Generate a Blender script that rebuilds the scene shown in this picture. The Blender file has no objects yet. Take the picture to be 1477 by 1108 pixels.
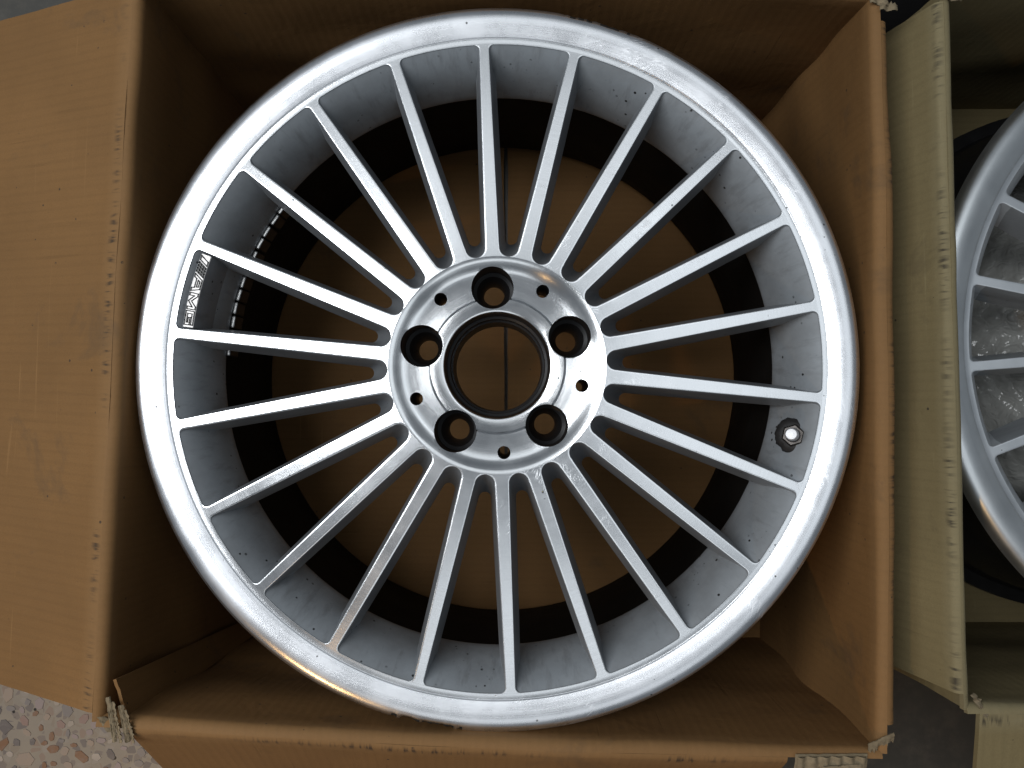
import bpy, bmesh, math, random
from math import sin, cos, pi, radians, sqrt, atan2, asin
from mathutils import Vector, Matrix, noise

random.seed(7)
S = bpy.context.scene
COL = S.collection

# ------------------------------------------------------------------ camera, light, exposure
cam = bpy.data.cameras.new('camera')
cam.sensor_width = 36.0
cam.lens = 26.98
cam.clip_start = 0.01
cam.clip_end = 100
camo = bpy.data.objects.new('camera', cam)
COL.objects.link(camo)
camo.location = (0.01293, -0.02834, 0.8050)
camo.rotation_euler = (0.027094, 0.004064, 0.000055)
S.camera = camo

world = bpy.data.worlds.new('World')
S.world = world
world.use_nodes = True
bg = world.node_tree.nodes['Background']
bg.inputs['Color'].default_value = (0.80, 0.90, 1.0, 1)
bg.inputs['Strength'].default_value = 0.11


def area(name, loc, rot, sx, sy, power, col):
    l = bpy.data.lights.new(name, 'AREA')
    l.shape = 'RECTANGLE'
    l.size, l.size_y = sx, sy
    l.energy = power
    l.color = col
    o = bpy.data.objects.new(name, l)
    COL.objects.link(o)
    o.location = loc
    o.rotation_euler = tuple(radians(a) for a in rot)
    return o


area('ceiling_tube_light', (-0.88, 0.17, 1.75), (-3, -22, 0), 1.30, 0.50, 19.5, (0.95, 0.98, 1.0))
area('added_reflection_light', (0.82, 0.10, 2.30), (0, 12, 0), 0.80, 1.30, 2.6, (0.90, 0.96, 1.0))  # this panel and the next ones: unseen, added to brighten the metal's reflections
area('added_reflection_light', (0.05, 0.85, 2.30), (-12, 0, 0), 1.40, 0.60, 2.0, (0.92, 0.97, 1.0))
area('added_reflection_light', (0.15, -0.90, 2.30), (12, 0, 0), 1.20, 0.50, 1.6, (0.92, 0.97, 1.0))
area('warm_bulb_light', (-0.76, -1.18, 1.42), (-44, -25, 0), 0.06, 0.06, 14.0, (1.0, 0.58, 0.22))

S.view_settings.view_transform = 'Standard'
S.view_settings.look = 'None'
S.view_settings.exposure = 0.25
S.view_settings.gamma = 1.0
S.view_settings.use_curve_mapping = False
S.render.engine = 'CYCLES'
S.cycles.use_denoising = True
S.cycles.max_bounces = 10
S.cycles.caustics_reflective = True
S.cycles.sample_clamp_indirect = 4.0


# ------------------------------------------------------------------ helpers
def link_mesh(name, verts, faces, mats, parent=None, midx=None, sharp=35, uvs=None, smooth=True):
    me = bpy.data.meshes.new(name)
    me.from_pydata([tuple(v) for v in verts], [], faces)
    for m in (mats if isinstance(mats, (list, tuple)) else [mats]):
        me.materials.append(m)
    if midx:
        for p, i in zip(me.polygons, midx):
            p.material_index = i
    if uvs:
        lay = me.uv_layers.new(name='UVMap')
        for p in me.polygons:
            for li in p.loop_indices:
                lay.data[li].uv = uvs[me.loops[li].vertex_index]
    if smooth:
        me.shade_smooth()
        me.set_sharp_from_angle(angle=radians(sharp))
    me.update()
    o = bpy.data.objects.new(name, me)
    COL.objects.link(o)
    if parent:
        o.parent = parent
    return o


def thing(name, label, cat, loc=(0, 0, 0), group=None):
    o = bpy.data.objects.new(name, None)
    COL.objects.link(o)
    o.empty_display_size = 0.05
    o.location = loc
    tag(o, label, cat, group)
    return o


def tag(o, label, cat, group=None):
    o['label'] = label
    o['category'] = cat
    if group:
        o['group'] = group


def lathe(profile, seg, fn=None, close=False):
    """profile [(r,z)], revolved about Z -> verts, faces"""
    V, F = [], []
    n = len(profile)
    for i in range(seg):
        a = 2 * pi * i / seg
        for j, (r, z) in enumerate(profile):
            if fn:
                r2, z2 = fn(a, j, r, z)
            else:
                r2, z2 = r, z
            V.append((r2 * cos(a), r2 * sin(a), z2))
    m = n if close else n - 1
    for i in range(seg):
        i2 = (i + 1) % seg
        for j in range(m):
            j2 = (j + 1) % n
            F.append((i * n + j, i2 * n + j, i2 * n + j2, i * n + j2))
    return V, F


def smooth_profile(pts, corners, rad=0.001, k=4):
    """round the listed corner indices of a polyline"""
    out = []
    for i, p in enumerate(pts):
        if i in corners and 0 < i < len(pts) - 1:
            rr = corners[i] if isinstance(corners, dict) else rad
            p0, p1, p2 = Vector(pts[i - 1]), Vector(p), Vector(pts[i + 1])
            d0 = (p0 - p1)
            d2 = (p2 - p1)
            rr = min(rr, d0.length * .48, d2.length * .48)
            a = p1 + d0.normalized() * rr
            b = p1 + d2.normalized() * rr
            for q in range(k + 1):
                t = q / k
                out.append(tuple(a * (1 - t) ** 2 + p1 * 2 * t * (1 - t) + b * t * t))
        else:
            out.append(tuple(p))
    return out


# ------------------------------------------------------------------ node helpers
class NT:
    def __init__(self, name):
        self.m = bpy.data.materials.new(name)
        self.m.use_nodes = True
        self.t = self.m.node_tree
        self.b = self.t.nodes['Principled BSDF']
        self.out = self.t.nodes['Material Output']

    def n(self, typ, **kw):
        nd = self.t.nodes.new(typ)
        for k, v in kw.items():
            setattr(nd, k, v)
        return nd

    def l(self, a, b):
        self.t.links.new(a, b)

    def val(self, sock, v):
        if hasattr(v, 'is_output'):
            self.l(v, sock)
        else:
            sock.default_value = v

    def math(self, op, a, b=0.0, c=0.0, clamp=False):
        nd = self.n('ShaderNodeMath', operation=op)
        nd.use_clamp = clamp
        self.val(nd.inputs[0], a)
        self.val(nd.inputs[1], b)
        self.val(nd.inputs[2], c)
        return nd.outputs[0]

    def vmath(self, op, a, b=None):
        nd = self.n('ShaderNodeVectorMath', operation=op)
        self.val(nd.inputs[0], a)
        if b is not None:
            self.val(nd.inputs[1], b)
        return nd

    def noise(self, vec, scale, detail=3, rough=.5, dist=0):
        nd = self.n('ShaderNodeTexNoise')
        self.l(vec, nd.inputs['Vector'])
        nd.inputs['Scale'].default_value = scale
        nd.inputs['Detail'].default_value = detail
        nd.inputs['Roughness'].default_value = rough
        nd.inputs['Distortion'].default_value = dist
        return nd

    def ramp(self, fac, a, b, ca=(0, 0, 0, 1), cb=(1, 1, 1, 1)):
        nd = self.n('ShaderNodeMapRange')
        nd.clamp = True
        self.val(nd.inputs['Value'], fac)
        nd.inputs['From Min'].default_value = a
        nd.inputs['From Max'].default_value = b
        return nd.outputs[0]

    def mix(self, fac, a, b):
        nd = self.n('ShaderNodeMix', data_type='RGBA')
        self.val(nd.inputs[0], fac)
        self.val(nd.inputs[6], a)
        self.val(nd.inputs[7], b)
        return nd.outputs[2]

    def comb(self, x, y, z):
        nd = self.n('ShaderNodeCombineXYZ')
        self.val(nd.inputs[0], x)
        self.val(nd.inputs[1], y)
        self.val(nd.inputs[2], z)
        return nd.outputs[0]

    def bump(self, h, strength, dist):
        nd = self.n('ShaderNodeBump')
        self.l(h, nd.inputs['Height'])
        nd.inputs['Strength'].default_value = strength
        nd.inputs['Distance'].default_value = dist
        return nd.outputs[0]


def polar(N, centre):
    """position relative to the wheel axis, its radius, its angle, the radial unit vector"""
    g = N.n('ShaderNodeNewGeometry')
    rel = N.vmath('SUBTRACT', g.outputs['Position'], centre).outputs[0]
    flat = N.vmath('MULTIPLY', rel, (1, 1, 0)).outputs[0]
    rad = N.vmath('NORMALIZE', flat).outputs[0]
    r = N.vmath('LENGTH', flat).outputs['Value']
    sp = N.n('ShaderNodeSeparateXYZ')
    N.l(rel, sp.inputs[0])
    ang = N.math('ARCTAN2', sp.outputs[1], sp.outputs[0])
    return rel, r, ang, rad


def machined(name, centre, base, rough, aniso, scuff, haze=0.0):
    N = NT(name)
    rel, r, ang, rad = polar(N, centre)
    b = N.b
    b.inputs['Metallic'].default_value = 1.0
    # turning lines: fine noise in the radius, almost constant round the axis
    lines = N.noise(N.comb(N.math('MULTIPLY', r, 1500.0), N.math('MULTIPLY', ang, 1.2), 0.0), 1.0, 4, .65).outputs[0]
    blot = N.noise(rel, 28.0, 5, .6).outputs[0]
    fine = N.noise(rel, 420.0, 3, .6).outputs[0]
    # scuffs: long oblique scratches gathered in a few kerbed stretches
    def streak(k, w, l, lo, hi, sd):
        arc = N.math('MULTIPLY', ang, .25)
        p_ = N.math('ADD', r, N.math('MULTIPLY', arc, k))
        q_ = N.math('SUBTRACT', arc, N.math('MULTIPLY', r, k))
        return N.ramp(N.noise(N.comb(N.math('MULTIPLY', p_, w), N.math('MULTIPLY', q_, l), sd), 1.0, 2, .6).outputs[0], lo, hi)
    scr = N.math('MAXIMUM', streak(.55, 900.0, 70.0, .58, .70, 1.0), streak(-1.6, 60.0, 520.0, .60, .72, 5.0))
    scr = N.math('MAXIMUM', scr, N.math('MULTIPLY', streak(.1, 300.0, 30.0, .55, .75, 9.0), .6))
    z1 = N.ramp(N.math('COSINE', N.math('SUBTRACT', ang, radians(52))), .86, .95)
    z2 = N.ramp(N.math('COSINE', N.math('ADD', ang, radians(48))), .60, .85)
    zone = N.math('MAXIMUM', N.math('MAXIMUM', N.math('MULTIPLY', z1, 1.6), z2), .12)
    patch = N.math('MULTIPLY', N.ramp(N.noise(rel, 34.0, 3, .6).outputs[0], .53, .66), zone)
    scuffm = N.math('MULTIPLY', N.math('MULTIPLY', scr, patch), scuff, clamp=True)
    pit = N.n('ShaderNodeTexVoronoi')
    N.l(rel, pit.inputs['Vector'])
    pit.inputs['Scale'].default_value = 130.0
    pitm = N.math('MULTIPLY', N.math('LESS_THAN', pit.outputs['Distance'], .10), N.ramp(blot, .56, .6))
    colr = N.mix(N.ramp(blot, .3, .72), tuple(c * .90 for c in base) + (1,), tuple(base) + (1,))
    colr = N.mix(scuffm, colr, (.93, .93, .95, 1))
    colr = N.mix(N.math('MULTIPLY', pitm, .85), colr, (.05, .05, .05, 1))
    N.l(colr, b.inputs['Base Color'])
    ro = N.math('ADD', rough, N.math('MULTIPLY', N.math('SUBTRACT', blot, .5), .16))
    ro = N.math('ADD', ro, N.math('MULTIPLY', N.math('SUBTRACT', lines, .5), .12))
    ro = N.math('ADD', ro, N.math('MULTIPLY', scuffm, .28), clamp=True)
    N.l(ro, b.inputs['Roughness'])
    b.inputs['Anisotropic'].default_value = aniso
    N.l(rad, b.inputs['Tangent'])
    h = N.math('ADD', N.math('MULTIPLY', lines, .6), N.math('MULTIPLY', fine, .25))
    h = N.math('SUBTRACT', h, N.math('MULTIPLY', scuffm, 1.2))
    h = N.math('SUBTRACT', h, N.math('MULTIPLY', pitm, 3.0))
    N.l(N.bump(h, .38, .00006), b.inputs['Normal'])
    b.inputs['Coat Weight'].default_value = .25
    b.inputs['Coat Roughness'].default_value = .12
    return N.m


def grey_paint(name, base, centre, specks=1.0):
    N = NT(name)
    rel, r, ang, rad = polar(N, centre)
    b = N.b
    blot = N.noise(rel, 22.0, 5, .6).outputs[0]
    v = N.n('ShaderNodeTexVoronoi')
    N.l(rel, v.inputs['Vector'])
    v.inputs['Scale'].default_value = 260.0
    dot = N.math('LESS_THAN', v.outputs['Distance'], N.math('MULTIPLY', blot, .42))
    patch = N.ramp(N.noise(rel, 30.0, 4, .7).outputs[0], .60, .68)
    dirt = N.math('MULTIPLY', N.math('MULTIPLY', dot, patch), specks, clamp=True)
    v2 = N.n('ShaderNodeTexVoronoi')
    N.l(rel, v2.inputs['Vector'])
    v2.inputs['Scale'].default_value = 110.0
    dot2 = N.math('MULTIPLY', N.math('LESS_THAN', v2.outputs['Distance'], .11), N.ramp(blot, .5, .55))
    dirt = N.math('MAXIMUM', dirt, N.math('MULTIPLY', dot2, specks, clamp=True))
    zc = N.n('ShaderNodeSeparateXYZ')
    N.l(rel, zc.inputs[0])
    runs = N.noise(N.comb(N.math('MULTIPLY', ang, 26.0), N.math('MULTIPLY', zc.outputs[2], 34.0), 2.0), 1.0, 5, .65).outputs[0]
    film = N.math('MAXIMUM', N.ramp(N.noise(rel, 14.0, 5, .7).outputs[0], .42, .75), N.ramp(runs, .48, .72))
    c = N.mix(blot, tuple(x * .85 for x in base) + (1,), tuple(x * 1.1 for x in base) + (1,))
    c = N.mix(N.math('MULTIPLY', film, .42), c, (.085, .078, .070, 1))
    c = N.mix(dirt, c, (.012, .010, .009, 1))
    N.l(c, b.inputs['Base Color'])
    b.inputs['Metallic'].default_value = .30
    N.l(N.math('ADD', .36, N.math('MULTIPLY', blot, .2)), b.inputs['Roughness'])
    fl = N.noise(rel, 2600.0, 2, .5).outputs[0]
    N.l(N.bump(fl, .25, .00003), b.inputs['Normal'])
    b.inputs['Coat Weight'].default_value = .25
    b.inputs['Coat Roughness'].default_value = .2
    return N.m


def simple(name, col, rough=.6, metal=0.0, var=.25, scale=60.0, bumpd=.0002, spec=.5):
    N = NT(name)
    tc = N.n('ShaderNodeTexCoord')
    nz = N.noise(tc.outputs['Object'], scale, 5, .65).outputs[0]
    c = N.mix(nz, tuple(x * (1 - var) for x in col) + (1,), tuple(min(1, x * (1 + var)) for x in col) + (1,))
    N.l(c, N.b.inputs['Base Color'])
    N.l(N.math('ADD', rough - .1, N.math('MULTIPLY', nz, .2)), N.b.inputs['Roughness'])
    N.b.inputs['Metallic'].default_value = metal
    N.b.inputs['Specular IOR Level'].default_value = spec
    N.l(N.bump(nz, .5, bumpd), N.b.inputs['Normal'])
    return N.m


def cardboard(name, base, seed):
    N = NT(name)
    b = N.b
    uv = N.n('ShaderNodeUVMap')
    sp = N.n('ShaderNodeSeparateXYZ')
    N.l(uv.outputs[0], sp.inputs[0])
    u, v = sp.outputs[0], sp.outputs[1]
    g = N.n('ShaderNodeNewGeometry')
    pos = N.vmath('ADD', g.outputs['Position'], (seed, seed * 2, 0)).outputs[0]
    big = N.noise(pos, 7.0, 5, .6).outputs[0]
    fib = N.noise(N.vmath('MULTIPLY', pos, (1, 1, 1)).outputs[0], 900.0, 3, .7).outputs[0]
    mott = N.noise(pos, 60.0, 5, .7).outputs[0]
    # flutes run across the fold: faint lines at ~7 mm
    fl = N.math('SINE', N.math('ADD', N.math('MULTIPLY', u, 2 * pi / .0072), N.math('MULTIPLY', mott, 1.0)))
    # fine liner lines
    wl = N.noise(N.comb(N.math('MULTIPLY', u, 700.0), N.math('MULTIPLY', v, 12.0), seed), 1.0, 3, .6).outputs[0]
    c = N.mix(N.ramp(big, .3, .7), tuple(x * .86 for x in base) + (1,), tuple(min(1, x * 1.08) for x in base) + (1,))
    c = N.mix(N.math('MULTIPLY', N.ramp(wl, .4, .75), .11), c, tuple(x * .55 for x in base) + (1,))
    c = N.mix(N.math('MULTIPLY', N.ramp(fib, .45, .75), .38), c, tuple(x * .6 for x in base) + (1,))
    c = N.mix(N.math('MULTIPLY', N.ramp(fl, .2, 1.0), .10), c, tuple(x * .5 for x in base) + (1,))
    cl = N.math('MULTIPLY', N.ramp(N.noise(N.comb(N.math('MULTIPLY', u, 190.0), N.math('MULTIPLY', v, 5.0), seed + 4), 1.0, 2, .5).outputs[0], .66, .70), N.ramp(N.noise(pos, 16.0, 3, .6).outputs[0], .48, .6))
    c = N.mix(N.math('MULTIPLY', cl, .13), c, tuple(x * .3 for x in base) + (1,))
    pl = N.math('MULTIPLY', N.ramp(N.noise(N.comb(N.math('MULTIPLY', u, 5.0), N.math('MULTIPLY', v, 260.0), seed + 8), 1.0, 3, .55).outputs[0], .64, .70), N.ramp(N.noise(pos, 11.0, 3, .6).outputs[0], .5, .62))
    c = N.mix(N.math('MULTIPLY', pl, .45), c, (min(1, base[0] * 1.5), min(1, base[1] * 1.6), min(1, base[2] * 1.8), 1))
    # worn pale band on the fold
    av = N.math('ABSOLUTE', N.math('ADD', v, .001))
    band = N.math('SUBTRACT', 1.0, N.ramp(av, .006, .016))
    c = N.mix(N.math('MULTIPLY', band, N.math('ADD', .18, N.math('MULTIPLY', mott, .4))), c, (min(1, base[0] * 1.25), min(1, base[1] * 1.38), min(1, base[2] * 1.7), 1))
    # short black rubs across the fold
    dash = N.ramp(N.noise(N.comb(N.math('MULTIPLY', u, 330.0), N.math('MULTIPLY', v, 40.0), seed), 1.0, 2, .6).outputs[0], .50, .60)
    where = N.ramp(N.noise(N.comb(N.math('MULTIPLY', u, 7.0), 0.0, seed), 1.0, 2, .5).outputs[0], .43, .55)
    av2 = N.math('ABSOLUTE', N.math('SUBTRACT', v, .005))
    edge = N.math('SUBTRACT', 1.0, N.ramp(N.math('ADD', av2, N.math('MULTIPLY', mott, .004)), .002, .007))
    rub = N.math('MULTIPLY', N.math('MULTIPLY', dash, where), edge)
    c = N.mix(N.math('MULTIPLY', rub, .85), c, (.025, .02, .016, 1))
    # grease smudges and specks
    sm = N.ramp(N.noise(pos, 13.0, 5, .7, .4).outputs[0], .60, .78)
    c = N.mix(N.math('MULTIPLY', sm, .55), c, (.06, .045, .03, 1))
    vo = N.n('ShaderNodeTexVoronoi')
    N.l(pos, vo.inputs['Vector'])
    vo.inputs['Scale'].default_value = 75.0
    spk = N.math('MULTIPLY', N.math('LESS_THAN', vo.outputs['Distance'], .075), N.ramp(mott, .52, .56))
    c = N.mix(N.math('MULTIPLY', spk, .8), c, (.03, .025, .02, 1))
    N.l(c, b.inputs['Base Color'])
    N.l(N.math('ADD', .68, N.math('MULTIPLY', mott, .2)), b.inputs['Roughness'])
    b.inputs['Specular IOR Level'].default_value = .3
    cr = N.noise(pos, 26.0, 3, .55, .8).outputs[0]
    h = N.math('ADD', N.math('MULTIPLY', fl, .10), N.math('MULTIPLY', fib, .25))
    h = N.math('ADD', h, N.math('MULTIPLY', wl, .15))
    h = N.math('ADD', h, N.math('MULTIPLY', cr, 2.6))
    h = N.math('SUBTRACT', h, N.math('MULTIPLY', cl, .4))
    N.l(N.bump(h, .5, .0006), b.inputs['Normal'])
    return N.m


def terrazzo():
    N = NT('terrazzo_matrix')
    g = N.n('ShaderNodeNewGeometry')
    p = g.outputs['Position']
    v = N.n('ShaderNodeTexVoronoi')
    N.l(p, v.inputs['Vector'])
    v.inputs['Scale'].default_value = 120.0
    ve = N.n('ShaderNodeTexVoronoi', feature='DISTANCE_TO_EDGE')
    N.l(p, ve.inputs['Vector'])
    ve.inputs['Scale'].default_value = 120.0
    sep = N.n('ShaderNodeSeparateColor')
    N.l(v.outputs['Color'], sep.inputs[0])
    chip = N.math('MULTIPLY', N.math('GREATER_THAN', ve.outputs['Distance'], .08), N.math('GREATER_THAN', sep.outputs[1], .35))
    cr = N.n('ShaderNodeValToRGB')
    N.l(sep.outputs[0], cr.inputs[0])
    cr.color_ramp.interpolation = 'CONSTANT'
    cols = [(.21, .17, .13), (.24, .205, .17), (.165, .135, .115), (.21, .155, .12), (.13, .11, .10)]
    els = cr.color_ramp.elements
    els[0].color = cols[0] + (1,)
    els[1].position = .2
    els[1].color = cols[1] + (1,)
    for i in range(2, 5):
        e = els.new(i * .2)
        e.color = cols[i] + (1,)
    nz = N.noise(p, 40.0, 5, .7).outputs[0]
    c = N.mix(chip, (.225, .19, .15, 1), cr.outputs[0])
    c = N.mix(N.math('MULTIPLY', N.ramp(nz, .4, .75), .4), c, (.16, .14, .12, 1))
    sp = N.n('ShaderNodeTexVoronoi')
    N.l(p, sp.inputs['Vector'])
    sp.inputs['Scale'].default_value = 60.0
    pit = N.math('MULTIPLY', N.math('LESS_THAN', sp.outputs['Distance'], .12), N.ramp(nz, .5, .55))
    c = N.mix(pit, c, (.03, .028, .025, 1))
    # grime with shade painted in: floor darkens to the right and back
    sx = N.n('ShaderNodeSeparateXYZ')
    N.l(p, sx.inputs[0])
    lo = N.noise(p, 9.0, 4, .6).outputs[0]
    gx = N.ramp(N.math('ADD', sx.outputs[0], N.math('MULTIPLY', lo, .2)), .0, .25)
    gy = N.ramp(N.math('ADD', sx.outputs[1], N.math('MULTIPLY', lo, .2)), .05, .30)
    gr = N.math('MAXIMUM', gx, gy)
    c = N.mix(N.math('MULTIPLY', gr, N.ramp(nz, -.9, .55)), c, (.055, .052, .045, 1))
    c = N.mix(pit, c, (.012, .011, .010, 1))
    N.l(c, N.b.inputs['Base Color'])
    N.b.inputs['Roughness'].default_value = .45
    N.l(N.bump(nz, .3, .0005), N.b.inputs['Normal'])
    return N.m


def chip_mat():
    N = NT('terrazzo_chip')
    oi = N.n('ShaderNodeObjectInfo')
    cr = N.n('ShaderNodeValToRGB')
    N.l(oi.outputs['Random'], cr.inputs[0])
    cr.color_ramp.interpolation = 'CONSTANT'
    cols = [(.29, .245, .20), (.22, .145, .12), (.26, .20, .155), (.17, .15, .14), (.32, .27, .225), (.17, .09, .05), (.24, .19, .18), (.11, .095, .09)]
    els = cr.color_ramp.elements
    els[0].color = cols[0] + (1,)
    els[1].position = 1 / 8
    els[1].color = cols[1] + (1,)
    for i in range(2, 8):
        e = els.new(i / 8)
        e.color = cols[i] + (1,)
    g = N.n('ShaderNodeNewGeometry')
    nz = N.noise(g.outputs['Position'], 130.0, 5, .65, .5).outputs[0]
    c = N.mix(N.math('MULTIPLY', N.ramp(nz, .4, .8), .45), cr.outputs[0], (.22, .19, .17, 1))
    N.l(c, N.b.inputs['Base Color'])
    N.b.inputs['Roughness'].default_value = .4
    return N.m


M = {}
M['kraft'] = cardboard('brown_cardboard', (.196, .100, .034), 0.0)
M['kraft2'] = cardboard('olive_cardboard', (.200, .158, .078), 3.7)
M['torn'] = simple('torn_paper', (.21, .165, .105), .9, 0, .5, 240, .0004, .2)
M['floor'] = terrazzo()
M['chip'] = chip_mat()
M['black'] = simple('black_lacquer', (.012, .012, .013), .40, 0, .5, 90, .0002)
M['barrel'] = simple('dusty_black_barrel', (.006, .0055, .005), .7, 0, .6, 45, .0003, .12)
M['rubber'] = simple('black_rubber', (.012, .011, .011), .62, 0, .5, 200, .0005, .35)
M['nut'] = simple('stained_steel', (.05, .045, .042), .35, .8, .6, 200, .0003)
M['cap'] = simple('valve_cap_metal', (.42, .42, .43), .42, .6, .25, 300, .0002)
M['weight'] = simple('weight_zinc', (.42, .42, .42), .38, .9, .4, 300, .0004)
M['rash'] = simple('kerbed_raw_edge', (.020, .019, .018), .7, .3, .8, 500, .0008)
M['ink'] = simple('black_paint_fill', (.010, .010, .010), .5, 0, .3, 300, .0001)
M['bag'] = simple('black_plastic', (.008, .008, .009), .3, 0, .3, 30, .0006)
M['wire'] = simple('grey_wire', (.12, .13, .11), .5, 0, .2, 200, .0001)

# ------------------------------------------------------------------ floor
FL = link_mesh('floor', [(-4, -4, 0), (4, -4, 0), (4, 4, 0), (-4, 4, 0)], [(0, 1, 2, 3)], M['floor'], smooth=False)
FL['kind'] = 'structure'
protos = []
for k in range(14):
    n = random.randint(5, 8)
    ang = sorted((i + random.uniform(-.32, .32)) * 2 * pi / n for i in range(n))
    el = random.uniform(.62, 1.0)
    top = [(cos(a) * random.uniform(.8, 1.05), sin(a) * el * random.uniform(.8, 1.05)) for a in ang]
    V = [(x * .94, y * .94, .0006) for x, y in top] + [(x, y, 0.0001) for x, y in top]
    F = [tuple(range(n))] + [(i, n + i, n + (i + 1) % n, (i + 1) % n) for i in range(n)]
    me = bpy.data.meshes.new('terrazzo_chip')
    me.from_pydata(V, [], F)
    me.materials.append(M['chip'])
    protos.append(me)
placed = []
tries = 0
while len(placed) < 295 and tries < 60000:
    tries += 1
    x, y = random.uniform(-.60, -.27), random.uniform(-.47, -.27)
    if x > -.36 and y > -.36:
        continue
    rr = random.choice((.0042, .0055, .007, .009, .0115))
    if any((x - a) ** 2 + (y - b) ** 2 < (rr + c) ** 2 * .92 for a, b, c in placed):
        continue
    placed.append((x, y, rr))
for x, y, rr in placed:
    o = bpy.data.objects.new('stone_chip', random.choice(protos))
    COL.objects.link(o)
    o.parent = FL
    o.location = (x, y, 0)
    o.rotation_euler = (0, 0, random.uniform(0, 6.28))
    o.scale = (rr, rr, 1)


# ------------------------------------------------------------------ cardboard boxes
def sheet(name, rows, mat, parent, uvs, up, thick=.0042, seed=0, amp=.0012, ends=None):
    """rows: grid of Vectors [iv][iu]; displaced along its normal and thickened away from `up`"""
    nv, nu = len(rows), len(rows[0])
    P = [[Vector(p) for p in r] for r in rows]
    Q = []
    for j in range(nv):
        for i in range(nu):
            a = P[j][min(i + 1, nu - 1)] - P[j][max(i - 1, 0)]
            b = P[min(j + 1, nv - 1)][i] - P[max(j - 1, 0)][i]
            nrm = a.cross(b)
            if nrm.length < 1e-9:
                nrm = Vector((0, 0, 1))
            nrm.normalize()
            p = P[j][i]
            d = noise.noise(p * 9.0 + Vector((seed, seed, 0))) * amp + noise.noise(p * 31.0 + Vector((seed, 0, seed))) * amp * .4
            Q.append((p, nrm, d))
    c = Q[(nv // 2) * nu + nu // 2]
    flip = c[1].dot(up) < 0
    s = -1 if flip else 1
    V = [p + n * s * d for p, n, d in Q]
    nb = len(V)
    V += [p + n * s * (d - thick) for p, n, d in Q]
    F = []
    def quad(a, b, c_, d_):
        F.append((a, d_, c_, b) if flip else (a, b, c_, d_))
    for j in range(nv - 1):
        for i in range(nu - 1):
            a = j * nu + i
            quad(a, a + 1, a + nu + 1, a + nu)
            quad(nb + a, nb + a + nu, nb + a + nu + 1, nb + a + 1)
    for i in range(nu - 1):
        quad(i, nb + i, nb + i + 1, i + 1)
        a = (nv - 1) * nu + i
        quad(a, a + 1, nb + a + 1, nb + a)
    for j in range(nv - 1):
        a = j * nu
        quad(a, a + nu, nb + a + nu, nb + a)
        a = j * nu + nu - 1
        quad(a, nb + a, nb + a + nu, a + nu)
    return link_mesh(name, V, F, mat, parent, sharp=50, uvs=uvs + uvs)


def lerp(a, b, t):
    return a + (b - a) * t


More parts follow.
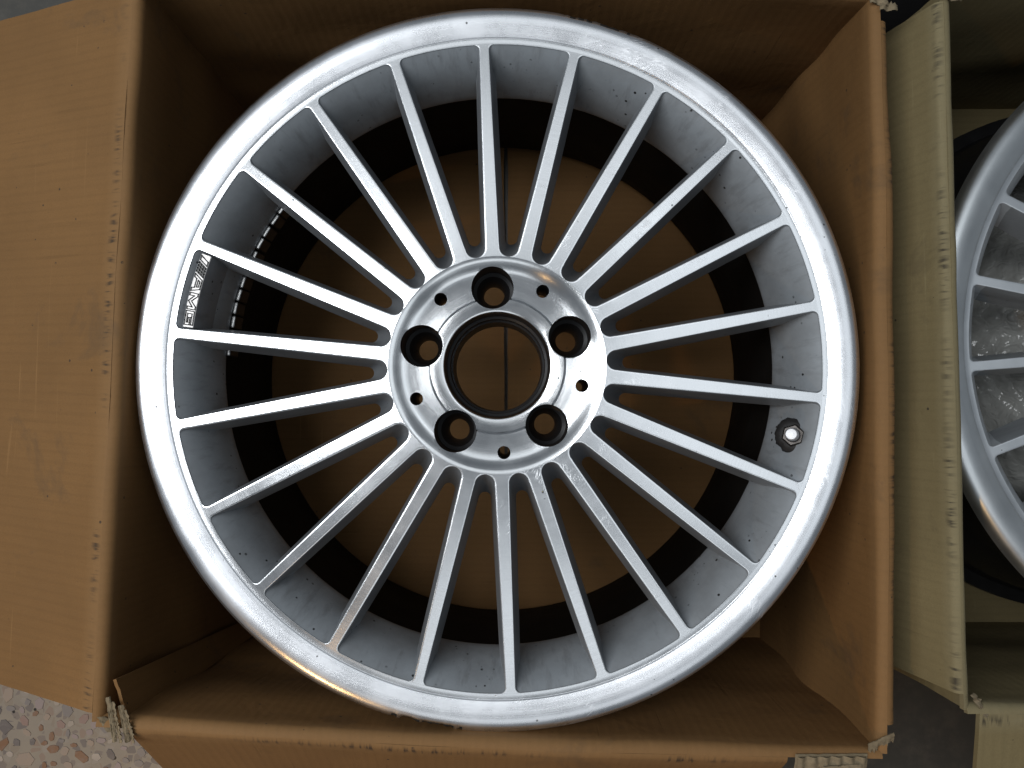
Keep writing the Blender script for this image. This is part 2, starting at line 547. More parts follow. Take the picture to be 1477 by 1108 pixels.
def make_box(root, mat, rim, bot, flaps, rc=.008, seed=0, bulge=(0, 0, 0, 0)):
    """rim / bot: corners TL, BL, BR, TR; flaps[side] = (length, drop angle, u0, u1, taper)"""
    cen = sum((Vector(p) for p in rim), Vector()) / 4
    NU = 44
    for s in range(4):
        A, B = Vector(rim[s]), Vector(rim[(s + 1) % 4])
        A0, B0 = Vector(bot[s]), Vector(bot[(s + 1) % 4])
        along = (B - A)
        length = along.length
        along.normalize()
        out = Vector((along.y, -along.x, 0))
        if out.dot((A + B) / 2 - cen) < 0:
            out = -out
        L, phi, u0, u1, taper = flaps[s]
        phi = radians(phi)
        rows, uvs = [], []
        NW = 22
        hgt = A.z - A0.z
        for j in range(NW + 1 + 6):
            row = []
            for i in range(NU + 1):
                u = i / NU
                ue = lerp(-.007, 1.007, u)
                top = lerp(A, B, ue)
                low = lerp(A0, B0, ue)
                bl = sin(pi * u) * bulge[s]
                wob = .0022 * noise.noise(Vector((u * 6 + seed, s * 3.1, 0)))
                if j <= NW:
                    t = j / NW
                    end = top + Vector((0, 0, -rc))
                    p = lerp(low, end, t) + out * bl * t + Vector((0, 0, wob)) * t
                    p += out * .0055 * sin(pi * t) * noise.noise(Vector((u * 4 + seed, t * 3, s)))
                    vv = -(1 - t) * hgt - rc
                else:
                    a = pi - (j - NW) / 6 * (pi / 2)
                    p = top + out * (rc + rc * cos(a) + bl) + Vector((0, 0, -rc + rc * sin(a) + wob))
                    vv = -rc * (a - pi / 2)
                row.append(p)
                uvs.append((u * length, vv))
            rows.append(row)
        sheet('side_wall', rows, mat, root, uvs, -out, seed=seed + s)
        # flap: rest of the fold, then the panel
        rows, uvs = [], []
        NA, NF = 6, 16
        for j in range(NA + NF + 1):
            row = []
            for i in range(NU + 1):
                u = lerp(u0, u1, i / NU)
                bl = sin(pi * u) * bulge[s]
                wob = .0022 * noise.noise(Vector((u * 6 + seed, s * 3.1, 0)))
                top = lerp(A, B, u)
                if j <= NA:
                    a = pi / 2 - j / NA * phi
                    p = top + out * (rc + rc * cos(a) + bl) + Vector((0, 0, -rc + rc * sin(a) + wob))
                    vv = rc * (pi / 2 - a)
                else:
                    t = (j - NA) / NF
                    a = pi / 2 - phi
                    p = top + out * (rc + rc * cos(a) + bl) + Vector((0, 0, -rc + rc * sin(a) + wob))
                    p += (out * cos(phi) + Vector((0, 0, -sin(phi)))) * L * t
                    p += along * (0.5 - i / NU) * 2 * taper * t
                    p += Vector((0, 0, 1)) * .005 * t * noise.noise(Vector((u * 3 + seed, t * 2, s + 9)))
                    vv = rc * phi + L * t
                row.append(p)
                uvs.append((u * length, vv))
            rows.append(row)
        upn = out * sin(phi) + Vector((0, 0, cos(phi) + .01))
        sheet('top_flap', rows, mat, root, uvs, upn, seed=seed + s + 20)
    # two bottom flaps meeting on a centre seam
    xs0 = min(p[0] for p in bot)
    xs1 = max(p[0] for p in bot)
    ys0 = min(p[1] for p in bot)
    ys1 = max(p[1] for p in bot)
    xm = lerp(xs0, xs1, .5) + .003
    for (xa, xb) in ((xs0, xm - .0018), (xm + .0018, xs1)):
        rows, uvs = [], []
        for j in range(21):
            row = []
            for i in range(25):
                x, y = lerp(xa, xb, i / 24), lerp(ys0, ys1, j / 20)
                if abs(x - xm) < .003:
                    x += .0011 * noise.noise(Vector((y * 22, xa * 9, 4)))
                row.append(Vector((x, y, .0062 + .0012 * noise.noise(Vector((x * 8, y * 8, seed))))))
                uvs.append((y, x - xm + .3 if xa < xm - .1 else x - xm + .05))
            rows.append(row)
        sheet('bottom_flap', rows, mat, root, uvs, Vector((0, 0, 1)), seed=seed + 40, amp=.0005)


def torn_strip(root, mat, p0, p1, outv, width, seed, name='torn_edge', curl=.6, flute=True):
    """a ragged strip of exposed fluting along p0-p1"""
    p0, p1, outv = Vector(p0), Vector(p1), Vector(outv).normalized()
    n = max(10, int((p1 - p0).length / .0011))
    up = Vector((0, 0, 1))
    V, F, uv = [], [], []
    m = 6
    rnd = random.Random(seed)
    for i in range(n + 1):
        t = i / n
        base = lerp(p0, p1, t)
        w = width * (.55 + .75 * abs(noise.noise(Vector((t * 9 + seed, seed, 0))))) + rnd.uniform(-.00012, .00012)
        for j in range(m + 1):
            s = j / m
            z = curl * width * (s ** 2) * .5
            fz = .0013 * sin(t * (p1 - p0).length / .0085 * 2 * pi) * (1 - .5 * s) if flute else 0
            jz = .0010 * noise.noise(Vector((t * 8 + seed, s * 4, 1)))
            V.append(base + outv * w * s + up * (fz + jz - z))
            uv.append((t * .1, .03 + s * .02))
    nb = len(V)
    V += [v - up * .0006 for v in V]
    for i in range(n):
        for j in range(m):
            a = i * (m + 1) + j
            F.append((a, a + 1, a + m + 2, a + m + 1))
            F.append((nb + a, nb + a + m + 1, nb + a + m + 2, nb + a + 1))
    return link_mesh(name, V, F, mat, root, sharp=60, uvs=uv + uv)


ZR = .267
box1 = thing('cardboard_box', 'open brown cardboard box with folded-out flaps holding the multi-spoke alloy wheel with lettering plate', 'box', (0, 0, 0), 'open cardboard boxes')
rim1 = [(-.2530, .2740, ZR), (-.2740, -.2450, ZR), (.2635, -.2660, ZR), (.2650, .2600, ZR)]
bot1 = [(-.2640, .2680, .004), (-.2660, -.2640, .004), (.2660, -.2680, .004), (.2670, .2660, .004)]
make_box(box1, M['kraft'], rim1, bot1,
         [(.27, 24, .005, .995, .004), (.16, 46, .035, .885, .010), (.15, 88, .03, .97, .010), (.20, 60, .03, .97, .01)],
         rc=.0068, seed=1.0, bulge=(.000, .004, .003, .010))
torn_strip(box1, M['torn'], (.2060, -.2690, .2690), (.2560, -.2690, .2680), (0, -1, -.05), .026, 3, curl=.25, flute=False)
torn_strip(box1, M['torn'], (.2070, -.2700, .2712), (.2540, -.2700, .2705), (0, -1, 0), .015, 5, curl=.3)
torn_strip(box1, M['torn'], (.2230, -.2760, .2725), (.2500, -.2745, .2715), (.1, -1, 0), .007, 8, curl=-.4, flute=False)
torn_strip(box1, M['torn'], (.2560, -.2620, .2690), (.2740, -.2540, .2690), (.3, -1, -.2), .012, 9, curl=.5, flute=False)
for k in range(4):
    torn_strip(box1, M['torn'], (-.2690 + k * .0040, -.2300 - k * .0030, .2722 - .0006 * k), (-.2655 + k * .0040, -.2620 - k * .0005, .2690 - .0010 * k), (1, .1, 0), .0042, 20 + k, flute=False, curl=.7 * (-1) ** k)
torn_strip(box1, M['torn'], (-.2760, -.2440, .2700), (-.2710, -.2560, .2660), (1, -.2, -.2), .0065, 27, flute=False)
torn_strip(box1, M['torn'], (-.2600, .2690, .2690), (-.2460, .2720, .2700), (0, -1, .3), .012, 31, curl=1.2)
torn_strip(box1, M['torn'], (-.2600, .2700, .2710), (-.2500, .2730, .2720), (.4, -1, .5), .009, 35, curl=1.5)
torn_strip(box1, M['torn'], (.2640, .2560, .2690), (.2780, .2530, .2690), (-.1, 1, .1), .012, 37)
torn_strip(box1, M['torn'], (.2700, .2500, .2705), (.2830, .2500, .2690), (.2, 1, .1), .010, 39)



def corner_tab(root, mat, a, b, a0, b0, seed):
    """glue tab folded across an inner corner of the box"""
    a, b, a0, b0 = Vector(a), Vector(b), Vector(a0), Vector(b0)
    cen = Vector((0, 0, .15))
    rows, uvs = [], []
    for j in range(15):
        row = []
        for i in range(9):
            p = lerp(lerp(a0, b0, i / 8), lerp(a, b, i / 8), j / 14)
            p.z += .0018 * noise.noise(Vector((i * .8, seed, 0))) * (j / 14)
            row.append(p)
            uvs.append((.05 + i * .003, -.30 + j * .017))
        rows.append(row)
    n_ = (cen - a)
    n_.z = 0
    sheet('corner_tab', rows, mat, root, uvs, n_, thick=.0022, seed=seed, amp=.0008)


corner_tab(box1, M['kraft'], (-.2660, -.2200, .2640), (-.2560, -.2520, .2620), (-.2620, -.2480, .0100), (-.2500, -.2610, .0100), 3.0)

box2 = thing('cardboard_box', 'open olive-beige cardboard box holding the plain silver wheel packed with bubble wrap', 'box', (0, 0, 0), 'open cardboard boxes')
X2 = .3235
rim2 = [(X2 - .001, .2640, ZR), (X2 + .006, -.2360, ZR), (X2 + .530, -.2440, ZR), (X2 + .530, .2680, ZR)]
bot2 = [(X2 - .0005, .2820, .004), (X2 + .004, -.2520, .004), (X2 + .530, -.2520, .004), (X2 + .530, .2820, .004)]
make_box(box2, M['kraft2'], rim2, bot2,
         [(.095, 70, .012, .985, .004), (.24, 6, .01, .99, .002), (.2, 60, .03, .97, .01), (.20, 86, .03, .97, .01)],
         rc=.006, seed=5.0, bulge=(0, 0, 0, .022))
torn_strip(box2, M['torn'], (X2 + .004, -.2290, .268), (X2 + .012, -.2400, .266), (1, .2, -.1), .007, 51)
torn_strip(box2, M['torn'], (X2 + .008, -.2380, .262), (X2 + .014, -.2440, .268), (1, .5, -.3), .008, 53)
torn_strip(box2, M['torn'], (X2 - .008, .2590, .2695), (X2 + .004, .2560, .2700), (0, 1, -.1), .008, 55)

# ------------------------------------------------------------------ wheels
NS = 22
RI, RO = .0785, .2330
SECT = pi / NS
ZF_H = .0030


def z_face(r):
    t = min(1, max(0, (r - RI) / (RO - RI)))
    return ZF_H * (1 - t) ** 1.3


def pocket_outline(ri, ro, w_in, w_out, fil):
    """half outline of the opening between two spokes, in a frame whose x axis is the opening's centre line"""
    def w(r):
        return lerp(w_in, w_out, (r - RI) / (RO - RI))
    def side(r):
        a = SECT - asin(w(r) / r)
        return r * cos(a), r * sin(a)
    rho = .006
    for _ in range(12):
        x, y = side(ri + rho)
        rho = y / 1.0 * .985
        rho = min(rho, y)
    cx = ri + rho
    pts = []
    for k in range(11):
        a = pi - k / 10 * (pi / 2)
        pts.append((cx + rho * cos(a), rho * sin(a)))
    # straight side
    r0 = sqrt(cx * cx + rho * rho) + .002
    r1 = ro - fil
    for k in range(26):
        r = lerp(r0, r1, k / 25)
        pts.append(side(r))
    # fillet to the outer arc
    fc = ro - fil
    xs, ys = side(fc)
    ac = atan2(ys, xs) - fil / fc
    C = (fc * cos(ac), fc * sin(ac))
    for k in range(1, 7):
        a = ac + pi / 2 - k / 6 * (pi / 2)
        pts.append((C[0] + fil * cos(a), C[1] + fil * sin(a)))
    for k in range(1, 6):
        a = ac * (1 - k / 5)
        pts.append((ro * cos(a), ro * sin(a)))
    return pts


def offset_out(pts, d):
    """move outline points away from the opening (towards metal)"""
    out = []
    n = len(pts)
    for i, (x, y) in enumerate(pts):
        if i == 0:
            out.append((x - d, 0.0))
            continue
        if i == n - 1:
            out.append((x + d, 0.0))
            continue
        x0, y0 = pts[i - 1]
        x1, y1 = pts[i + 1]
        tx, ty = x1 - x0, y1 - y0
        l = sqrt(tx * tx + ty * ty)
        nx, ny = -ty / l, tx / l
        out.append((x + nx * d, y + ny * d))
    return out


NCOL = 8


def spoke_mesh(mats):
    o0 = pocket_outline(RI, RO, .0052, .0036, .0036)
    o1 = pocket_outline(RI + .0165, RO - .0105, .0098, .0074, .0045)
    o05 = pocket_outline(RI + .0050, RO - .0024, .0066, .0046, .0040)
    rings = [
        (offset_out(o0, .0004), 0.0),
        (offset_out(o0, .00012), -.00010),
        (o0, -.0005),
    ]
    V, F, MI = [], [], []
    top = rings[0][0]
    n = len(top)

    def put(x, y, z, flip):
        # rotate from the opening's frame to the spoke's frame (spoke centre along +x)
        a = atan2(y, x) - SECT
        r = sqrt(x * x + y * y)
        if flip:
            a = -a
        V.append((r * cos(a), r * sin(a), z))
        return len(V) - 1

    # top grid
    grid = []
    for (x, y) in top:
        r = sqrt(x * x + y * y)
        a = atan2(y, x) - SECT          # negative: right-hand boundary
        row = []
        for c in range(NCOL + 1):
            aa = lerp(a, -a, c / NCOL)
            V.append((r * cos(aa), r * sin(aa), z_face(r)))
            row.append(len(V) - 1)
        grid.append(row)
    for i in range(n - 1):
        for c in range(NCOL):
            F.append((grid[i][c], grid[i + 1][c], grid[i + 1][c + 1], grid[i][c + 1]))
            MI.append(0)
    for flip in (False, True):
        prev = [g[NCOL] if flip else g[0] for g in grid]
        layers = []
        for ring, dz in rings[1:]:
            layers.append(([put(x, y, z_face(sqrt(x * x + y * y)) + dz, flip) for x, y in ring], 1))
        def depth(r, d_in, d_out):
            return lerp(d_in, d_out, min(1, max(0, (r - RI) / (RO - RI))))
        layers.append(([put(x, y, z_face(sqrt(x * x + y * y)) - depth(sqrt(x * x + y * y), .014, .010), flip) for x, y in o05], 1))
        layers.append(([put(x, y, z_face(sqrt(x * x + y * y)) - depth(sqrt(x * x + y * y), .040, .028), flip) for x, y in o1], 1))
        # underside to the spoke centre line
        und = []
        for x, y in o1:
            r = sqrt(x * x + y * y)
            V.append((r, 0, -depth(r, .046, .034)))
            und.append(len(V) - 1)
        layers.append((und, 1))
        for lay, mi in layers:
            for i in range(n - 1):
                q = (prev[i], lay[i], lay[i + 1], prev[i + 1])
                F.append(q[::-1] if flip else q)
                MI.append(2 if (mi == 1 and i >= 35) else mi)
            prev = lay
    # clean duplicates
    me = bpy.data.meshes.new('spoke')
    me.from_pydata(V, [], F)
    for m in mats:
        me.materials.append(m)
    for p, i in zip(me.polygons, MI):
        p.material_index = i
    bm = bmesh.new()
    bm.from_mesh(me)
    bmesh.ops.remove_doubles(bm, verts=bm.verts, dist=1e-6)
    bmesh.ops.recalc_face_normals(bm, faces=bm.faces)
    # make sure tops look up
    tf = max(bm.faces, key=lambda f: f.calc_center_median().z)
    if tf.normal.z < 0:
        bmesh.ops.reverse_faces(bm, faces=bm.faces)
    bm.to_mesh(me)
    bm.free()
    me.shade_smooth()
    me.set_sharp_from_angle(angle=radians(38))
    return me


def cyl_cutter(r, x, y, z0, z1, seg=56):
    V, F = [], []
    for i in range(seg):
        a = 2 * pi * i / seg
        V.append((x + r * cos(a), y + r * sin(a), z0))
        V.append((x + r * cos(a), y + r * sin(a), z1))
    for i in range(seg):
        j = (i + 1) % seg
        F.append((2 * i, 2 * j, 2 * j + 1, 2 * i + 1))
    F.append(tuple(2 * i for i in range(seg))[::-1])
    F.append(tuple(2 * i + 1 for i in range(seg)))
    me = bpy.data.meshes.new('cutter')
    me.from_pydata(V, [], F)
    o = bpy.data.objects.new('cutter', me)
    COL.objects.link(o)
    return o


LUG_A = [93.5 + 72 * k for k in range(5)]
PIN_A = [58.5 + 72 * k for k in range(5)]
RLUG, RPIN = .0153, .0047


def hub_mesh(mat_m, mat_ring, mat_d):
    prof = [(RI - .0004, z_face(RI - .0004)), (.0764, .00275), (.0744, .0020), (.0720, .0009), (.0694, -.0005), (.0665, -.0013), (.0625, -.0020), (.0560, -.0025), (.0498, -.0027),
            (.0494, -.0022), (.0486, -.0006), (.0478, .0001), (.0400, .0001), (.0386, -.0004), (.0378, -.0022), (.0374, -.0040), (.0372, -.0140),
            (.0352, -.0150), (.0350, -.0220), (.0342, -.0230), (.0338, -.0520), (.0700, -.0520), (RI - .0004, -.0410)]
    V, F = lathe(prof, NS * NCOL, close=True)
    me = bpy.data.meshes.new('hub')
    # phase: match the spoke sector columns
    me.from_pydata(V, [], F)
    bm = bmesh.new()
    bm.from_mesh(me)
    bmesh.ops.recalc_face_normals(bm, faces=bm.faces)
    bm.to_mesh(me)
    bm.free()
    hub = bpy.data.objects.new('hub', me)
    COL.objects.link(hub)
    cut = []
    for a in LUG_A:
        a = radians(a)
        cut.append(cyl_cutter(RLUG, .0560 * cos(a), .0560 * sin(a), -.08, .03))
    for a in PIN_A:
        a = radians(a)
        cut.append(cyl_cutter(RPIN, .0628 * cos(a), .0628 * sin(a), -.08, .03, 32))
    for c in cut:
        md = hub.modifiers.new('cut', 'BOOLEAN')
        md.operation = 'DIFFERENCE'
        md.solver = 'EXACT'
        md.object = c
    dg = bpy.context.evaluated_depsgraph_get()
    ev = hub.evaluated_get(dg)
    out = bpy.data.meshes.new_from_object(ev)
    for c in cut:
        bpy.data.objects.remove(c)
    bpy.data.objects.remove(hub)
    out.materials.clear()
    for m in (mat_m, mat_ring, mat_d):
        out.materials.append(m)
    for p in out.polygons:
        c = p.center
        r = sqrt(c.x ** 2 + c.y ** 2)
        if c.z < -.0032 or (r < .0379):
            p.material_index = 2
        elif r < .0483:
            p.material_index = 1
        else:
            p.material_index = 0
    out.shade_smooth()
    out.set_sharp_from_angle(angle=radians(32))
    return out


def ringpart(name, prof, loc, mat, parent, seg=40, rotm=None):
    V, F = lathe(prof, seg)
    o = link_mesh(name, V, F, mat, parent, sharp=40)
    o.location = loc
    if rotm is not None:
        o.rotation_euler = rotm.to_euler()
    return o


def bar2(p, q, w, h):
    """flat raised stroke between two points -> 8 verts"""
    d = Vector((q[0] - p[0], q[1] - p[1]))
    l = d.length
    d.normalize()
    nrm = Vector((-d.y, d.x)) * w / 2
    e = d * w * .5
    c = [Vector(p) - e + nrm, Vector(p) - e - nrm, Vector(q) + e - nrm, Vector(q) + e + nrm]
    return [(x.x, x.y, 0) for x in c] + [(x.x, x.y, h) for x in c]


LETTERS = []
LETTERS.append([(0, 0), (3.0, 0), (6.2, 6), (3.2, 6)])
for u0 in (4.6, 6.7, 8.8, 10.9):
    LETTERS.append([(u0, 0), (u0 + .95, 0), (u0 + 4.2, 6), (u0 + 3.25, 6)])
LETTERS.append([(13.6, 0), (17.4, 6), (24.2, 6), (26.2, 0), (24.0, 0), (23.4, 1.9), (16.9, 1.9), (15.8, 0)])
LETTERS.append([(17.8, 3.3), (18.6, 4.7), (22.6, 4.7), (23.0, 3.3)])
LETTERS.append([(27.6, 0), (27.6, 6), (29.6, 6), (33.6, 2.3), (37.4, 6), (39.6, 6), (39.6, 0), (37.7, 0), (37.7, 3.6), (33.6, .0), (29.5, 3.6), (29.5, 0)])
LETTERS.append([(40.9, 0), (40.9, 6), (51, 6), (51, 4.6), (42.8, 4.6), (42.8, 1.4), (49.2, 1.4), (49.2, 2.2), (45.6, 2.2), (45.6, 3.5), (51, 3.5), (51, 0)])


def make_wheel(label, loc, rot_deg, mats, detail, deep=.2435):
    mm, mring, mlip, mgrey, mdish, mside = mats
    root = thing('alloy_wheel', label, 'wheel', loc, 'alloy wheels lying in boxes')
    ang0 = radians(rot_deg)

    # ---- lip with flange
    lp = [(RO + .0004, 0.0), (.2370, 0.0), (.2376, .0002), (.2381, .0007), (.2388, .0010), (.2415, .0018), (.2442, .0027), (.2466, .0034), (.2490, .0038),
          (.2512, .0039), (.2530, .0037), (.2546, .0031), (.2561, .0021), (.2573, .0005), (.2582, -.0020), (.2586, -.0055), (.2586, -.0090), (.2570, -.0110), (.2500, -.0120), (.2440, -.0150), (.2420, -.0200)]
    lp = [(r + max(0, r - .2400) * .125 if k < 18 else r, z) for k, (r, z) in enumerate(lp)]
    SEG = NS * 36

    def nick(a):
        d = 0
        for (c, w, amp) in (((-102.5), 7.0, .0034), ((-98.0), 3.0, .0016), (77, 3.2, .0016), (70.5, 5.0, .0013)):
            t = (math.degrees(a) - c + 180) % 360 - 180
            if abs(t) < w:
                d += amp * (1 - (abs(t) / w) ** 2) * max(0, .35 + .9 * noise.noise(Vector((math.degrees(a) * 1.1, c, 0))) + .55 * noise.noise(Vector((math.degrees(a) * 2.3, c, 5))))
        return d

    def lipf(a, j, r, z):
        if detail and r > .2555:
            k = (r - .2555) / .0042
            d = nick(a) * k
            return r - d, z - d * .25
        return r, z
    V, F = lathe(lp, SEG, lipf)
    n = len(lp)
    mi = []
    for i in range(SEG):
        a = 2 * pi * i / SEG
        for j in range(n - 1):
            rough_here = detail and j >= 11 and nick(a) > .0004
            mi.append(2 if rough_here else (0 if j < 2 else 1))
    lip = link_mesh('lip', V, F, [mm, mlip, M['rash']], root, midx=mi, sharp=30)

    # ---- painted front of the barrel, then the black rear barrel
    gp = [(RO - .0001, -.0006), (.2312, -.0024), (.2289, -.0050), (.2264, -.0085), (.2240, -.0125), (.2216, -.0175), (.2194, -.0235), (.2175, -.0300), (.2160, -.0370), (.2148, -.0440), (.2141, -.0495), (.2143, -.0515), (.2150, -.0530)]
    V, F = lathe(gp, 176)
    link_mesh('barrel_front', V, F, mgrey, root, sharp=60)
    bp = [(.2150, -.0530), (.2165, -.0600), (.2165, -.1000), (.2230, -.1400), (.2310, -.2000), (.2350, -.2300), (.2400, -.2380), (.2480, -.2430), (.2565, -.2435), (.2575, -.2410),
          (.2570, -.2340), (.2450, -.2290), (.2420, -.2200), (.2410, -.1950), (.2260, -.1600), (.2220, -.1300), (.2220, -.0750), (.2400, -.0450), (.2420, -.0200)]
    bp = [(r, z if z > -.06 else -.06 - (-.06 - z) * (deep - .06) / (.2435 - .06)) for r, z in bp]
    V, F = lathe(bp, 176)
    link_mesh('barrel_rear', V, F, [M['barrel'], M['black']], root, midx=[1 if (k % (len(bp) - 1)) >= 7 else 0 for k in range(len(F))], sharp=40)

    # ---- hub and spokes
    hub = bpy.data.objects.new('hub', hub_mesh(mdish, mring, M['black']))
    COL.objects.link(hub)
    hub.parent = root
    hub.rotation_euler = (0, 0, ang0 - radians(92.4) + 0)
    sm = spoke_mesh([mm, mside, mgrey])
    for k in range(NS):
        o = bpy.data.objects.new('spoke', sm)
        COL.objects.link(o)
        o.parent = root
        o.rotation_euler = (0, 0, ang0 + k * 2 * pi / NS)

    hrot = hub.rotation_euler.z
    if detail:
        for a in LUG_A:
            a = radians(a) + hrot
            rr = RLUG - .00015
            prof = [(rr, -.0029), (rr, -.0260), (.0125, -.0275), (.0112, -.0310), (.0082, -.0370), (.0080, -.0520)]
            ringpart('lug_hole', prof, (.0560 * cos(a), .0560 * sin(a), 0), M['black'], root, 48)
        for a in PIN_A:
            a = radians(a) + hrot
            rr = RPIN - .0001
            ringpart('pin_hole', [(rr, -.0021), (rr, -.020), (rr - .0006, -.022), (rr - .0006, -.05)], (.0628 * cos(a), .0628 * sin(a), 0), M['black'], root, 28)
        # centre bore liner
        bore = ringpart('centre_bore', [(.0377, -.0023), (.0372, -.0040), (.0368, -.0136), (.0350, -.0146), (.0347, -.0216), (.0334, -.0226), (.0330, -.052)], (0, 0, 0), M['black'], root, 96)

        # ---- valve
        va = radians(-13.2)
        axis = Vector((-cos(va) * .42, -sin(va) * .42, .90)).normalized()
        vl = Vector((.2232 * cos(va), .2232 * sin(va), -.0150))
        rm = axis.to_track_quat('Z', 'Y').to_matrix()
        valve = ringpart('valve', [(.0, .004), (.0052, .0042), (.0052, .010), (.0046, .012), (0, .012)], vl, M['nut'], root, 32, rm)
        def ragged(a, j, r, z):
            return r * (1 + (.13 * noise.noise(Vector((cos(a) * 2.3, sin(a) * 2.3, 3))) + .06 * noise.noise(Vector((cos(a) * 7, sin(a) * 7, 3)))) * (1 if r > .010 else 0)), z
        V, F = lathe([(.0, .0030), (.0085, .0032), (.0105, .0026), (.0128, .0008), (.0138, -.0045), (.0140, -.0120)], 60, ragged)
        link_mesh('rubber_seal', V, F, M['rubber'], valve)
        V, F = lathe([(.0, .0058), (.0072, .0058), (.0083, .0050), (.0085, .0030), (.0085, .0010)], 6)
        link_mesh('hex_nut', V, F, M['nut'], valve, smooth=False)
        V, F = lathe(smooth_profile([(.0, .0190), (.0041, .0190), (.0047, .0178), (.0048, .0118), (.0034, .0112)], {1: .0007}), 36)
        link_mesh('valve_cap', V, F, M['cap'], valve)

        # ---- name plate in the opening at 166 degrees
        pa = ang0 + SECT + 2 * pi / NS * 4
        V, F = [], []
        NPL = 28
        zt = -.0034
        half = radians(6.85)
        prof = [(RO + .0001, -.0008), (.2306, -.0026), (.2298, -.0038), (.2293, zt - .0001), (.2290, zt), (.2224, zt), (.2219, zt - .0004), (.2205, -.0085), (.2188, -.0180), (.2178, -.0300)]
        midx = []
        for i in range(NPL + 1):
            a = pa + lerp(-half, half, i / NPL)
            for (r, z) in prof:
                V.append((r * cos(a), r * sin(a), z))
        m = len(prof)
        for i in range(NPL):
            for j in range(m - 1):
                F.append((i * m + j, (i + 1) * m + j, (i + 1) * m + j + 1, i * m + j + 1))
                midx.append(0 if 3 <= j <= 5 else 1)
        F = [f[::-1] for f in F]
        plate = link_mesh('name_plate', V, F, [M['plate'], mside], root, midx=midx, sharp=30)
        V, F = [], []
        RB = .22875
        for poly in LETTERS:
            for p, q in zip(poly, poly[1:] + poly[:1]):
                nseg = 3 if abs(p[0] - q[0]) > 3 else 1
                for t in range(nseg):
                    pp = (lerp(p[0], q[0], t / nseg), lerp(p[1], q[1], t / nseg))
                    qq = (lerp(p[0], q[0], (t + 1) / nseg), lerp(p[1], q[1], (t + 1) / nseg))
                    base = len(V)
                    for (u, v, h) in bar2(pp, qq, .82, .25):
                        r = RB - v * .00100
                        a = pa + (u - 25.6) * .001 / .2262
                        V.append((r * cos(a), r * sin(a), zt + .00003 + h * .001))
                    for f in ((4, 5, 6, 7), (0, 1, 5, 4), (1, 2, 6, 5), (2, 3, 7, 6), (3, 0, 4, 7)):
                        F.append(tuple(base + x for x in f))
        link_mesh('lettering', V, F, M['ink'], plate, smooth=False)

        # ---- stick-on balance weights just behind the painted edge
        wm = bmesh.new()
        bmesh.ops.create_cube(wm, size=1)
        for v in wm.verts:
            v.co = Vector((v.co.x * .0034, v.co.y * .0098, v.co.z * .018))
        bmesh.ops.bevel(wm, geom=wm.edges[:], offset=.0013, segments=3, affect='EDGES', profile=.6)
        wme = bpy.data.meshes.new('balance_weight')
        wm.to_mesh(wme)
        wm.free()
        wme.materials.append(M['weight'])
        wme.materials.append(M['black'])
        for p in wme.polygons:
            p.material_index = 0 if p.normal.z > .25 else 1
        wme.shade_smooth()
        wme.set_sharp_from_angle(angle=radians(50))
        for k in range(12):
            a = radians(143.5 + k * 2.95 + random.uniform(-.12, .12))
            o = bpy.data.objects.new('balance_weight', wme)
            COL.objects.link(o)
            o.parent = root
            rr = .2128 + random.uniform(-.0003, .0003)
            o.location = (rr * cos(a), rr * sin(a), -.0595 + random.uniform(-.001, .001))
            o.rotation_euler = (0, 0, a + random.uniform(-.03, .03))
    return root


ZW = .255
c1 = (0, 0, ZW)
M['mach'] = machined('turned_aluminium', c1, (.87, .885, .91), .22, .66, .8)
M['dish'] = machined('turned_aluminium_hub', c1, (.86, .875, .895), .19, .70, .12)
M['ring'] = machined('polished_ring', c1, (.85, .86, .875), .17, .75, .1)
M['lip1'] = machined('scuffed_lip', c1, (.86, .875, .91), .28, .45, .9)
M['grey1'] = grey_paint('grey_silver_paint', (.33, .355, .38), c1)
M['side1'] = grey_paint('shaded_dusty_grey_paint', (.26, .275, .295), c1, .8)  # spoke sides: grey darkened, shade between spokes and dust put into the colour
M['plate'] = simple('stained_aluminium', (.66, .64, .63), .5, .5, .35, 160, .0003)
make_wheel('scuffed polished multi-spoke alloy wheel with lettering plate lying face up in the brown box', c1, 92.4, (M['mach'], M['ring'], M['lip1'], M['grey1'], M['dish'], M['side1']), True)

c2 = (.5890, .0200, .225)
M['mach2'] = machined('silver_face', c2, (.84, .87, .90), .40, .2, .15)
M['lip2'] = machined('silver_lip', c2, (.88, .91, .93), .40, .3, .6)
M['side2'] = grey_paint('shaded_dusty_silver_paint', (.30, .32, .34), c2, .3)  # silver wheel's spoke sides, again with shade put into the paint colour
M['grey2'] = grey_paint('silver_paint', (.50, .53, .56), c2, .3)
make_wheel('clean silver multi-spoke alloy wheel with bubble wrap under it in the olive box', c2, 184.8, (M['mach2'], M['mach2'], M['lip2'], M['grey2'], M['mach2'], M['side2']), False, .2135)

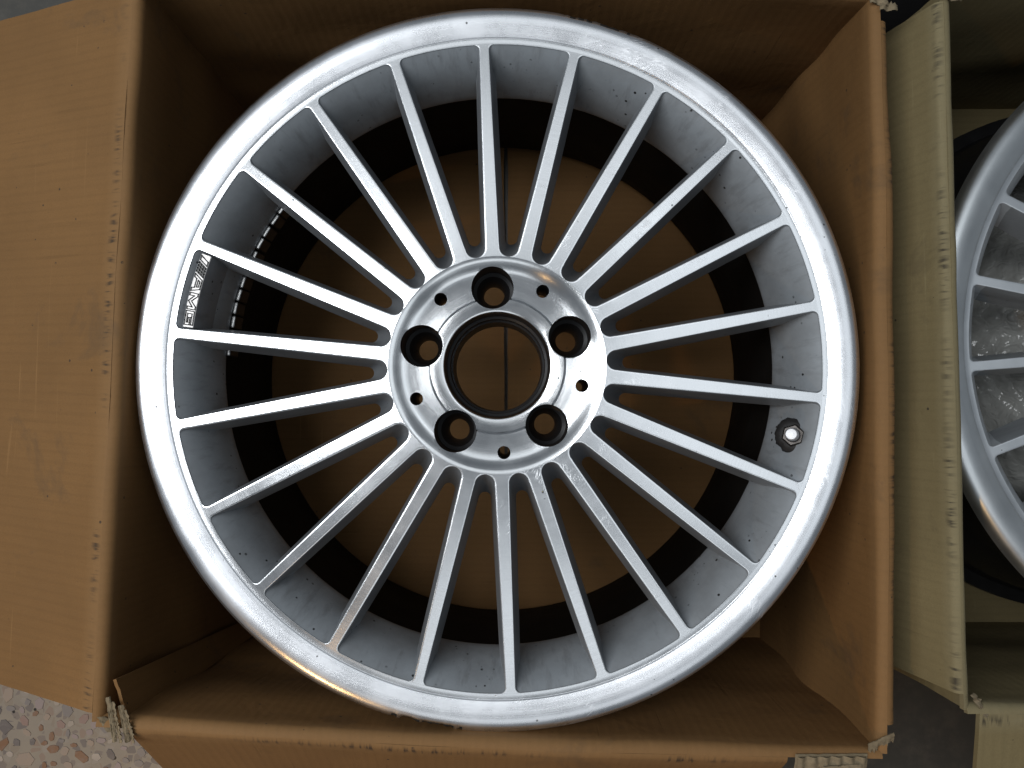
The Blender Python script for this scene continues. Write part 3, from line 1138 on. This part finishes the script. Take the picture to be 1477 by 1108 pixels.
# ------------------------------------------------------------------ bubble wrap inside the second wheel
N = NT('bubble_wrap_film')
tc = N.n('ShaderNodeTexCoord')
nz = N.noise(tc.outputs['Object'], 40.0, 5, .6, .5).outputs[0]
N.l(N.mix(nz, (.26, .26, .245, 1), (.40, .40, .38, 1)), N.b.inputs['Base Color'])
N.b.inputs['Roughness'].default_value = .09
N.b.inputs['Transmission Weight'].default_value = .2
N.b.inputs['IOR'].default_value = 1.3
cr = N.noise(tc.outputs['Object'], 70.0, 1, .5, 1.2).outputs[0]
N.l(N.bump(N.math('ABSOLUTE', N.math('SUBTRACT', cr, .5)), .5, .006), N.b.inputs['Normal'])
M['wrap'] = N.m
V, F = [], []
NR, NA = 92, 230
for j in range(NR + 1):
    r = .002 + .200 * j / NR
    for i in range(NA):
        a = 2 * pi * i / NA
        x, y = r * cos(a), r * sin(a)
        z = .025 + .115 * max(0, 1 - (r / .205) ** 4) + .020 * noise.noise(Vector((x * 14, y * 14, 2))) + .008 * noise.noise(Vector((x * 45, y * 45, 7)))
        gx, gy = x / .011, y / .0095
        row = round(gy)
        gx -= .5 * (row % 2)
        d2 = ((gx - round(gx)) * .011) ** 2 + ((gy - row) * .0095) ** 2
        z += .0034 * sqrt(max(0, 1 - d2 / .0046 ** 2))
        V.append((x, y, z))
for j in range(NR):
    for i in range(NA):
        i2 = (i + 1) % NA
        F.append((j * NA + i, (j + 1) * NA + i, (j + 1) * NA + i2, j * NA + i2))
F.append(tuple(range(NA))[::-1])
bw = link_mesh('bubble_wrap', V, F, M['wrap'], sharp=60)
bw.location = (c2[0], c2[1], .004)
tag(bw, 'crumpled clear bubble wrap showing between the spokes of the silver wheel', 'bubble wrap')

# ------------------------------------------------------------------ black plastic bag and a loose wire behind the boxes
V, F = [], []
NU, NV = 70, 36
for j in range(NV + 1):
    ph = pi * j / NV
    for i in range(NU):
        a = 2 * pi * i / NU
        d = Vector((cos(a) * sin(ph), sin(a) * sin(ph), -cos(ph)))
        k = 1 + .22 * noise.noise(d * 1.6) + .12 * noise.ridged_multi_fractal(d * 2.4, 1, 2, 3, 1, 2) * .5
        p = Vector((d.x * .20 * k, d.y * .135 * k, d.z * .085 * k))
        p.z = max(p.z, -.072)
        V.append(p)
for j in range(NV):
    for i in range(NU):
        i2 = (i + 1) % NU
        F.append((j * NU + i, j * NU + i2, (j + 1) * NU + i2, (j + 1) * NU + i))
bag = link_mesh('plastic_bag', V, F, M['bag'], sharp=40)
bag.location = (.43, .470, .0725)
tag(bag, 'black crumpled plastic bag on the floor behind the two boxes', 'bag')

pts = [Vector((.352 + .018 * t + .006 * sin(t * 5), .318 + .10 * t, .0022 + .004 * t)) for t in [i / 14 for i in range(15)]]
V, F = [], []
for i, p in enumerate(pts):
    for k in range(8):
        a = 2 * pi * k / 8
        V.append(p + Vector((cos(a) * .0009, 0, sin(a) * .0009)))
for i in range(len(pts) - 1):
    for k in range(8):
        k2 = (k + 1) % 8
        F.append((i * 8 + k, i * 8 + k2, (i + 1) * 8 + k2, (i + 1) * 8 + k))
w = link_mesh('thin_wire', V, F, M['wire'])
tag(w, 'thin grey wire lying on the floor beside the black bag', 'wire')
